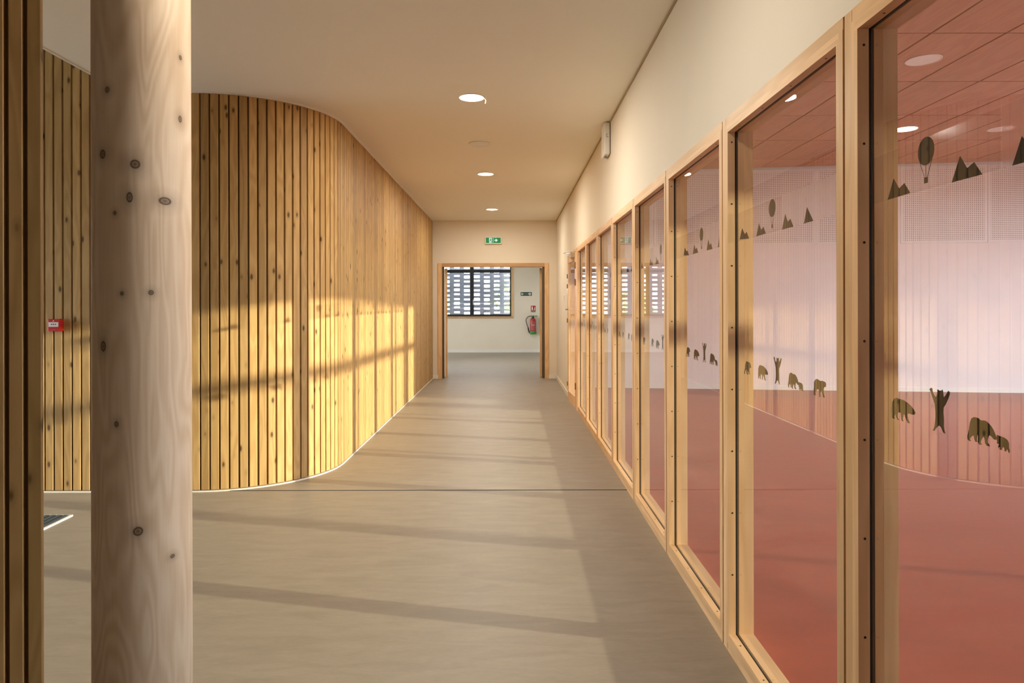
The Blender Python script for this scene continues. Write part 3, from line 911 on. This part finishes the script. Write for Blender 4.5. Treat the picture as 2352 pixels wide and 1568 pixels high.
downlight(-0.300, 11.07, HC, 0.0925, True, 'round lit ceiling light closest to the end wall', PW, 'round corridor ceiling lights')
downlight(-0.289, 2.12, HC, 0.0925, True, 'round lit ceiling light overhead, above the top edge of the view', PW * 0.55, 'round corridor ceiling lights')
downlight(3.656, 6.04, HR, 0.135, False, 'round pale unlit lamp in the playroom ceiling, nearest one seen through the glass', 0, 'round playroom ceiling lights')
downlight(4.87, 8.42, HR, 0.135, True, 'round lit lamp in the playroom ceiling', 0, 'round playroom ceiling lights')
downlight(6.05, 8.42, HR, 0.135, False, 'round pale unlit lamp in the playroom ceiling, farthest right through the glass', 0, 'round playroom ceiling lights')
downlight(-0.6, 15.9, HC, 0.0925, True, 'unseen round lamp added to brighten the room beyond the double door', 18, None)  # added lamp, out of sight, lifts the light in this room

sp = empty('ceiling_speaker', (-0.297, 6.55, HC)); T(sp, 'flush round white cover disc on the corridor ceiling between two lights', 'ceiling disc')
MB().lathe((0, 0, 0), [(0.104, 0.0), (0.104, -0.006), (0.098, -0.009), (0.096, -0.007)], 32).build('rim', M['plastic'], sp, smooth=True)
MB().cyl((0, 0, -0.0075), 0.095, 0.003, 'Z', 32).build('cover', M['plastic'], sp)
clip = MB().tube([(-0.205, 5.10, HC - 0.004), (-0.190, 5.10, HC - 0.010), (-0.183, 5.10, HC - 0.022), (-0.186, 5.10, HC - 0.045)], 0.0022, 6).build('wire_clip', M['white'])
T(clip, 'tiny bent white wire hanging beside the nearest ceiling light', 'wire')
wire = MB().tube([(-2.803, 4.40, HC - 0.004), (-2.806, 4.40, HC + 0.002), (-2.80, 4.395, HC - 0.02), (-2.79, 4.39, HC - 0.012)], 0.002, 6)

# ------------------------------------------------------------------ emergency unit on the right wall
em = empty('emergency_unit', (XW, 5.86, 2.755)); T(em, 'white wall-mounted emergency unit high on the cream wall under the ceiling', 'emergency unit')
MB().box((-0.050, -0.10, -0.135), (-0.003, 0.10, 0.135)).build('housing', M['plastic'], em, bevel=0.008)
MB().box((-0.003, -0.094, -0.128), (0.001, 0.094, 0.128)).build('painted_shadow_gap', M['gasket'], em)  # black sheet standing in for the shadow gap behind the housing
MB().cyl((-0.022, -0.1002, 0.012), 0.0035, 0.002, 'Y', 10).cyl((-0.022, -0.1002, 0.038), 0.0025, 0.002, 'Y', 10).build('indicator', M['screw'], em)
lab = MB()
for k in range(6):
    lab.box((-0.036, -0.1006, 0.010 + k * 0.005), (-0.026 + (k % 2) * 0.002, -0.0995, 0.012 + k * 0.005))
lab.build('printed_label', M['grey'], em)
MB().cyl((-0.030, -0.015, -0.150), 0.012, 0.016, 'Z', 12).build('gland', M['grey'], em)

# ------------------------------------------------------------------ signs
def quad_sign(o, pts, y, mat, name):
    m = MB(); n = len(pts)
    m.v = [(p[0], y, p[1]) for p in pts] + [(p[0], y + 0.0008, p[1]) for p in pts]
    m.f = [tuple(range(n)), tuple(n + k for k in reversed(range(n)))]
    for k in range(n): m.f.append((k, (k + 1) % n, n + (k + 1) % n, n + k))
    return m.build(name, mat, o)
def circ(cx, cz, r, n=16): return [(cx + r * math.cos(2 * PI * k / n), cz + r * math.sin(2 * PI * k / n)) for k in range(n)]
def runner(o, cx, cz, s, y, mat, flip=1):
    quad_sign(o, circ(cx + 0.10 * s * flip, cz + 0.40 * s, 0.10 * s), y, mat, 'running_figure')
    P = [(-0.10, 0.28), (0.12, 0.28), (0.32, 0.12), (0.27, 0.06), (0.12, 0.16), (0.10, -0.05), (0.26, -0.18), (0.24, -0.45), (0.14, -0.45), (0.14, -0.22), (-0.02, -0.12), (-0.14, -0.32), (-0.38, -0.32), (-0.38, -0.23), (-0.19, -0.23), (-0.08, 0.0), (-0.08, 0.17), (-0.20, 0.14), (-0.26, 0.0), (-0.34, 0.04)]
    quad_sign(o, [(cx + p[0] * s * flip, cz + p[1] * s) for p in P], y, mat, 'running_figure')

ex = empty('exit_sign', (-0.315, ZE, 2.53)); T(ex, 'lit green emergency exit sign box above the double door', 'exit sign')
MB().box((-0.150, -0.055, -0.066), (0.150, 0.0, 0.066)).build('housing', M['plastic'], ex, bevel=0.005)
MB().box((-0.136, -0.058, -0.050), (0.136, -0.054, 0.050)).build('lit_panel', M['exit_green'], ex)
quad_sign(ex, [(-0.078, -0.044), (-0.024, -0.044), (-0.024, 0.044), (-0.078, 0.044)], -0.0595, M['exit_white'], 'doorway_symbol')
runner(ex, -0.051, 0.0, 0.075, -0.0607, M['exit_green'])
for k in range(3):
    quad_sign(ex, [(-0.008, -0.036 + k * 0.03), (0.006, -0.036 + k * 0.03), (0.006, -0.022 + k * 0.03), (-0.008, -0.022 + k * 0.03)], -0.0595, M['exit_white'], 'dash_symbol')
quad_sign(ex, [(0.020, -0.010), (0.044, -0.010), (0.044, -0.036), (0.082, 0.0), (0.044, 0.036), (0.044, 0.010), (0.020, 0.010)], -0.0595, M['exit_white'], 'arrow_symbol')

def text(o, s, size, loc, mat, name='lettering', rot=(PI / 2, 0, 0)):
    c = D.curves.new(name, 'FONT'); c.body = s; c.size = size; c.align_x = 'CENTER'; c.align_y = 'CENTER'; c.extrude = 0.0004
    c.materials.append(mat)
    t = D.objects.new('lettering_curve', c); C.objects.link(t)
    bpy.context.view_layer.update()
    me = D.meshes.new_from_object(t.evaluated_get(bpy.context.evaluated_depsgraph_get()))
    D.objects.remove(t); D.curves.remove(c)
    t = D.objects.new(name, me); C.objects.link(t)
    t.parent = o; t.location = loc; t.rotation_euler = rot
    return t
gs = empty('direction_sign', (0.442, ZB, 1.66)); T(gs, 'dark green strip sign on the far white wall, right of the window', 'sign')
MB().box((-0.158, -0.006, -0.050), (0.158, 0.0, 0.050)).build('plate', M['dark_green'], gs)
quad_sign(gs, circ(-0.115, 0, 0.030), -0.0072, M['white'], 'arrow_disc')
quad_sign(gs, [(-0.134, 0), (-0.112, 0.018), (-0.112, 0.007), (-0.094, 0.007), (-0.094, -0.007), (-0.112, -0.007), (-0.112, -0.018)], -0.0084, M['dark_green'], 'arrow_symbol')
text(gs, 'I G A E', 0.052, (-0.005, -0.0072, 0), M['white'])
quad_sign(gs, circ(0.103, 0, 0.036), -0.0072, M['white'], 'pictogram_disc')
runner(gs, 0.103, 0.0, 0.058, -0.0084, M['dark_green'], -1)

rs = empty('extinguisher_sign', (0.64, ZB, 1.24)); T(rs, 'small red pictogram sign on the wall above the fire extinguisher', 'sign')
MB().box((-0.066, -0.005, -0.052), (0.066, 0.0, 0.088)).build('plate', M['red'], rs)
MB().box((-0.066, -0.005, -0.098), (0.066, 0.0, -0.054)).build('caption_plate', M['grey'], rs)
quad_sign(rs, [(-0.045, -0.040), (-0.010, -0.040), (-0.010, 0.030), (-0.020, 0.045), (-0.035, 0.045), (-0.045, 0.030)], -0.0062, M['white'], 'extinguisher_symbol')
quad_sign(rs, [(-0.045, 0.050), (-0.010, 0.050), (-0.010, 0.062), (-0.045, 0.068)], -0.0062, M['white'], 'extinguisher_symbol')
quad_sign(rs, [(0.020, -0.040), (0.045, -0.040), (0.050, 0.0), (0.042, 0.060), (0.034, 0.030), (0.030, 0.0), (0.022, -0.010)], -0.0062, M['white'], 'flame_symbol')

# ------------------------------------------------------------------ fire extinguisher
fe = empty('fire_extinguisher', (0.628, ZB - 0.11, 0.52)); T(fe, 'red fire extinguisher with green base and black hose hung on the white wall', 'fire extinguisher')
MB().lathe((0, 0, 0), [(0.072, 0.03), (0.080, 0.05), (0.080, 0.39), (0.070, 0.43), (0.045, 0.455), (0.03, 0.46)], 28).build('cylinder', M['red_body'], fe, smooth=True)
MB().lathe((0, 0, 0), [(0.070, 0.0), (0.090, 0.008), (0.092, 0.05), (0.086, 0.085), (0.080, 0.09)], 28).build('base_ring', M['green'], fe, smooth=True)
MB().cyl((0, 0, 0.455), 0.034, 0.045, 'Z', 16).build('collar', M['black'], fe)
hdl = MB().cyl((0, 0, 0.497), 0.032, 0.035, 'Z', 14, 0.02)
hdl.box((-0.015, -0.014, 0.510), (0.125, 0.014, 0.528))
hdl.build('valve_handle', M['green'], fe)
MB().box((0.05, -0.010, 0.485), (0.115, 0.010, 0.495)).build('lower_lever', M['black'], fe)
hose = [(-0.03, 0, 0.51), (-0.09, 0, 0.512), (-0.15, 0, 0.485), (-0.19, 0, 0.43), (-0.195, 0, 0.37), (-0.18, 0, 0.30), (-0.15, 0, 0.22), (-0.125, 0, 0.13), (-0.105, 0, 0.05)]
MB().tube(hose, 0.010, 8).build('hose', M['black'], fe, smooth=True)
MB().tube([(-0.140, 0, 0.19), (-0.105, -0.01, 0.04)], 0.016, 8).build('nozzle', M['black'], fe)
lb_ = MB()
for k in range(9):
    a0 = -PI / 2 - 0.75 + k * 1.5 / 9; a1 = a0 + 1.5 / 9
    i = len(lb_.v)
    lb_.v += [(0.0808 * math.cos(a0), 0.0808 * math.sin(a0), 0.11), (0.0808 * math.cos(a1), 0.0808 * math.sin(a1), 0.11), (0.0808 * math.cos(a1), 0.0808 * math.sin(a1), 0.36), (0.0808 * math.cos(a0), 0.0808 * math.sin(a0), 0.36)]
    lb_.f.append((i, i + 1, i + 2, i + 3))
lb_.build('body_label', plain('label_print', (0.40, 0.09, 0.085), 0.4, noise=0.35, nscale=60), fe)
for k in (-1, 0, 1):
    MB().cyl((k * 0.032, -0.0835 + abs(k) * 0.006, 0.262), 0.010, 0.003, 'Y', 12).build('class_symbol', M['white'], fe)
MB().box((-0.03, 0.075, 0.34), (0.03, 0.11, 0.42)).build('wall_bracket', M['grey'], fe)
MB().tube([(0.10, 0.02, 0.49), (0.15, 0.03, 0.42), (0.165, 0.05, 0.33), (0.155, 0.06, 0.24)], 0.004, 6).build('side_line', M['plastic'], fe)  # thin pale line curving down right of the cylinder

# ------------------------------------------------------------------ alarm call point on the slatted wall
cpx, cpz = -3.272, 1.212
cp = empty('fire_alarm_call_point', (cpx, 4.94, cpz)); T(cp, 'red fire alarm call point on the slatted wall left of the round column', 'fire alarm')
MB().box((-0.041, -0.055, -0.043), (0.041, 0.0, 0.043)).build('housing', M['red'], cp, bevel=0.003)
MB().box((-0.033, -0.058, -0.012), (0.035, -0.054, 0.021)).build('break_panel', M['plastic'], cp)
for k in (-1, 0, 1):
    quad_sign(cp, circ(0.002 + k * 0.014, 0.006, 0.0042, 10), -0.0592, M['screw'], 'dot_symbol')
quad_sign(cp, [(-0.006, 0.027), (0.006, 0.027), (0.0, 0.037)], -0.0562, M['plastic'], 'triangle_symbol')
quad_sign(cp, [(-0.022, -0.037), (0.012, -0.037), (0.012, -0.034), (-0.022, -0.034)], -0.0562, plain('faded_red_print', (0.5, 0.15, 0.14), 0.5), 'caption_symbol')

# ------------------------------------------------------------------ entrance mat
em_ = empty('entrance_mat', (-2.83, 4.38, 0)); T(em_, 'dark ribbed entrance mat with a pale metal edge on the hall floor', 'mat')
MB().box((-1.8, -2.2, 0), (0.0, 0.0, 0.004)).build('base', M['mat_base'], em_)
MB().box((0.0, -2.2, 0.0), (0.016, 0.0, 0.009)).box((-1.8, 0.0, 0.0), (0.016, 0.006, 0.009)).build('metal_edge', M['white'], em_)
rib_me = MB().box((0, -2.19, 0.004), (0.026, -0.004, 0.011)).mesh('carpet_rib', M['mat_rib'])
for k in range(44):
    inst('carpet_rib', rib_me, em_, (-0.036 - k * 0.040, 0, 0))

# ------------------------------------------------------------------ round timber column
ZC = 2.10
XC = (328.0 - VX) / FPX * ZC
RC = 0.1365
def on_col(x, y):
    """point on the near face of the column for a knot seen there"""
    d = Vector(((x - VX) / FPX, 1.0, (VY - y) / FPX))
    ca = Vector((XC, ZC))
    dd = Vector((d.x, d.y))
    A_ = dd.dot(dd); B_ = -2 * dd.dot(ca); C_ = ca.dot(ca) - RC * RC
    disc = max(B_ * B_ - 4 * A_ * C_, 0)
    t = (-B_ - math.sqrt(disc)) / (2 * A_)
    return (d.x * t - XC, d.y * t - ZC, EYE + d.z * t)
kn = [(311, 375, 0.011, 1.0), (298, 451, 0.007, 1.8), (236, 352, 0.009, 1.2), (247, 204, 0.006, 1.2), (237, 793, 0.008, 1.6), (267, 972, 0.005, 1.4),
      (316, 1218, 0.011, 1.0), (347, 670, 0.006, 1.0), (280, 672, 0.004, 1.2), (416, 131, 0.005, 1.2), (395, 1275, 0.006, 0.8), (264, 487, 0.004, 1.2),
      (415, 272, 0.006, 1.4), (380, 460, 0.016, 0.6)]
pts = [on_col(a, b) + (r * 1.25, s) for (a, b, r, s) in kn]
M['column'] = wood('spruce_column', (0.80, 0.65, 0.49), (0.56, 0.385, 0.23), 'Z', fine=52, vary=0.0, contrast=0.62, points=pts, knot_col=(0.075, 0.038, 0.018), rough=0.55, spec=0.3)
col = MB()
prof = [(RC * 1.006, 0.0), (RC * 1.004, 0.7), (RC, 1.4), (RC * 0.996, 2.1), (RC * 0.992, HC)]
col.lathe((0, 0, 0), prof, 72)
co_ = col.build('timber_column', M['column'], smooth=True, loc=(XC, ZC, 0))
T(co_, 'thick round pale spruce column with dark knots rising to the ceiling', 'column')
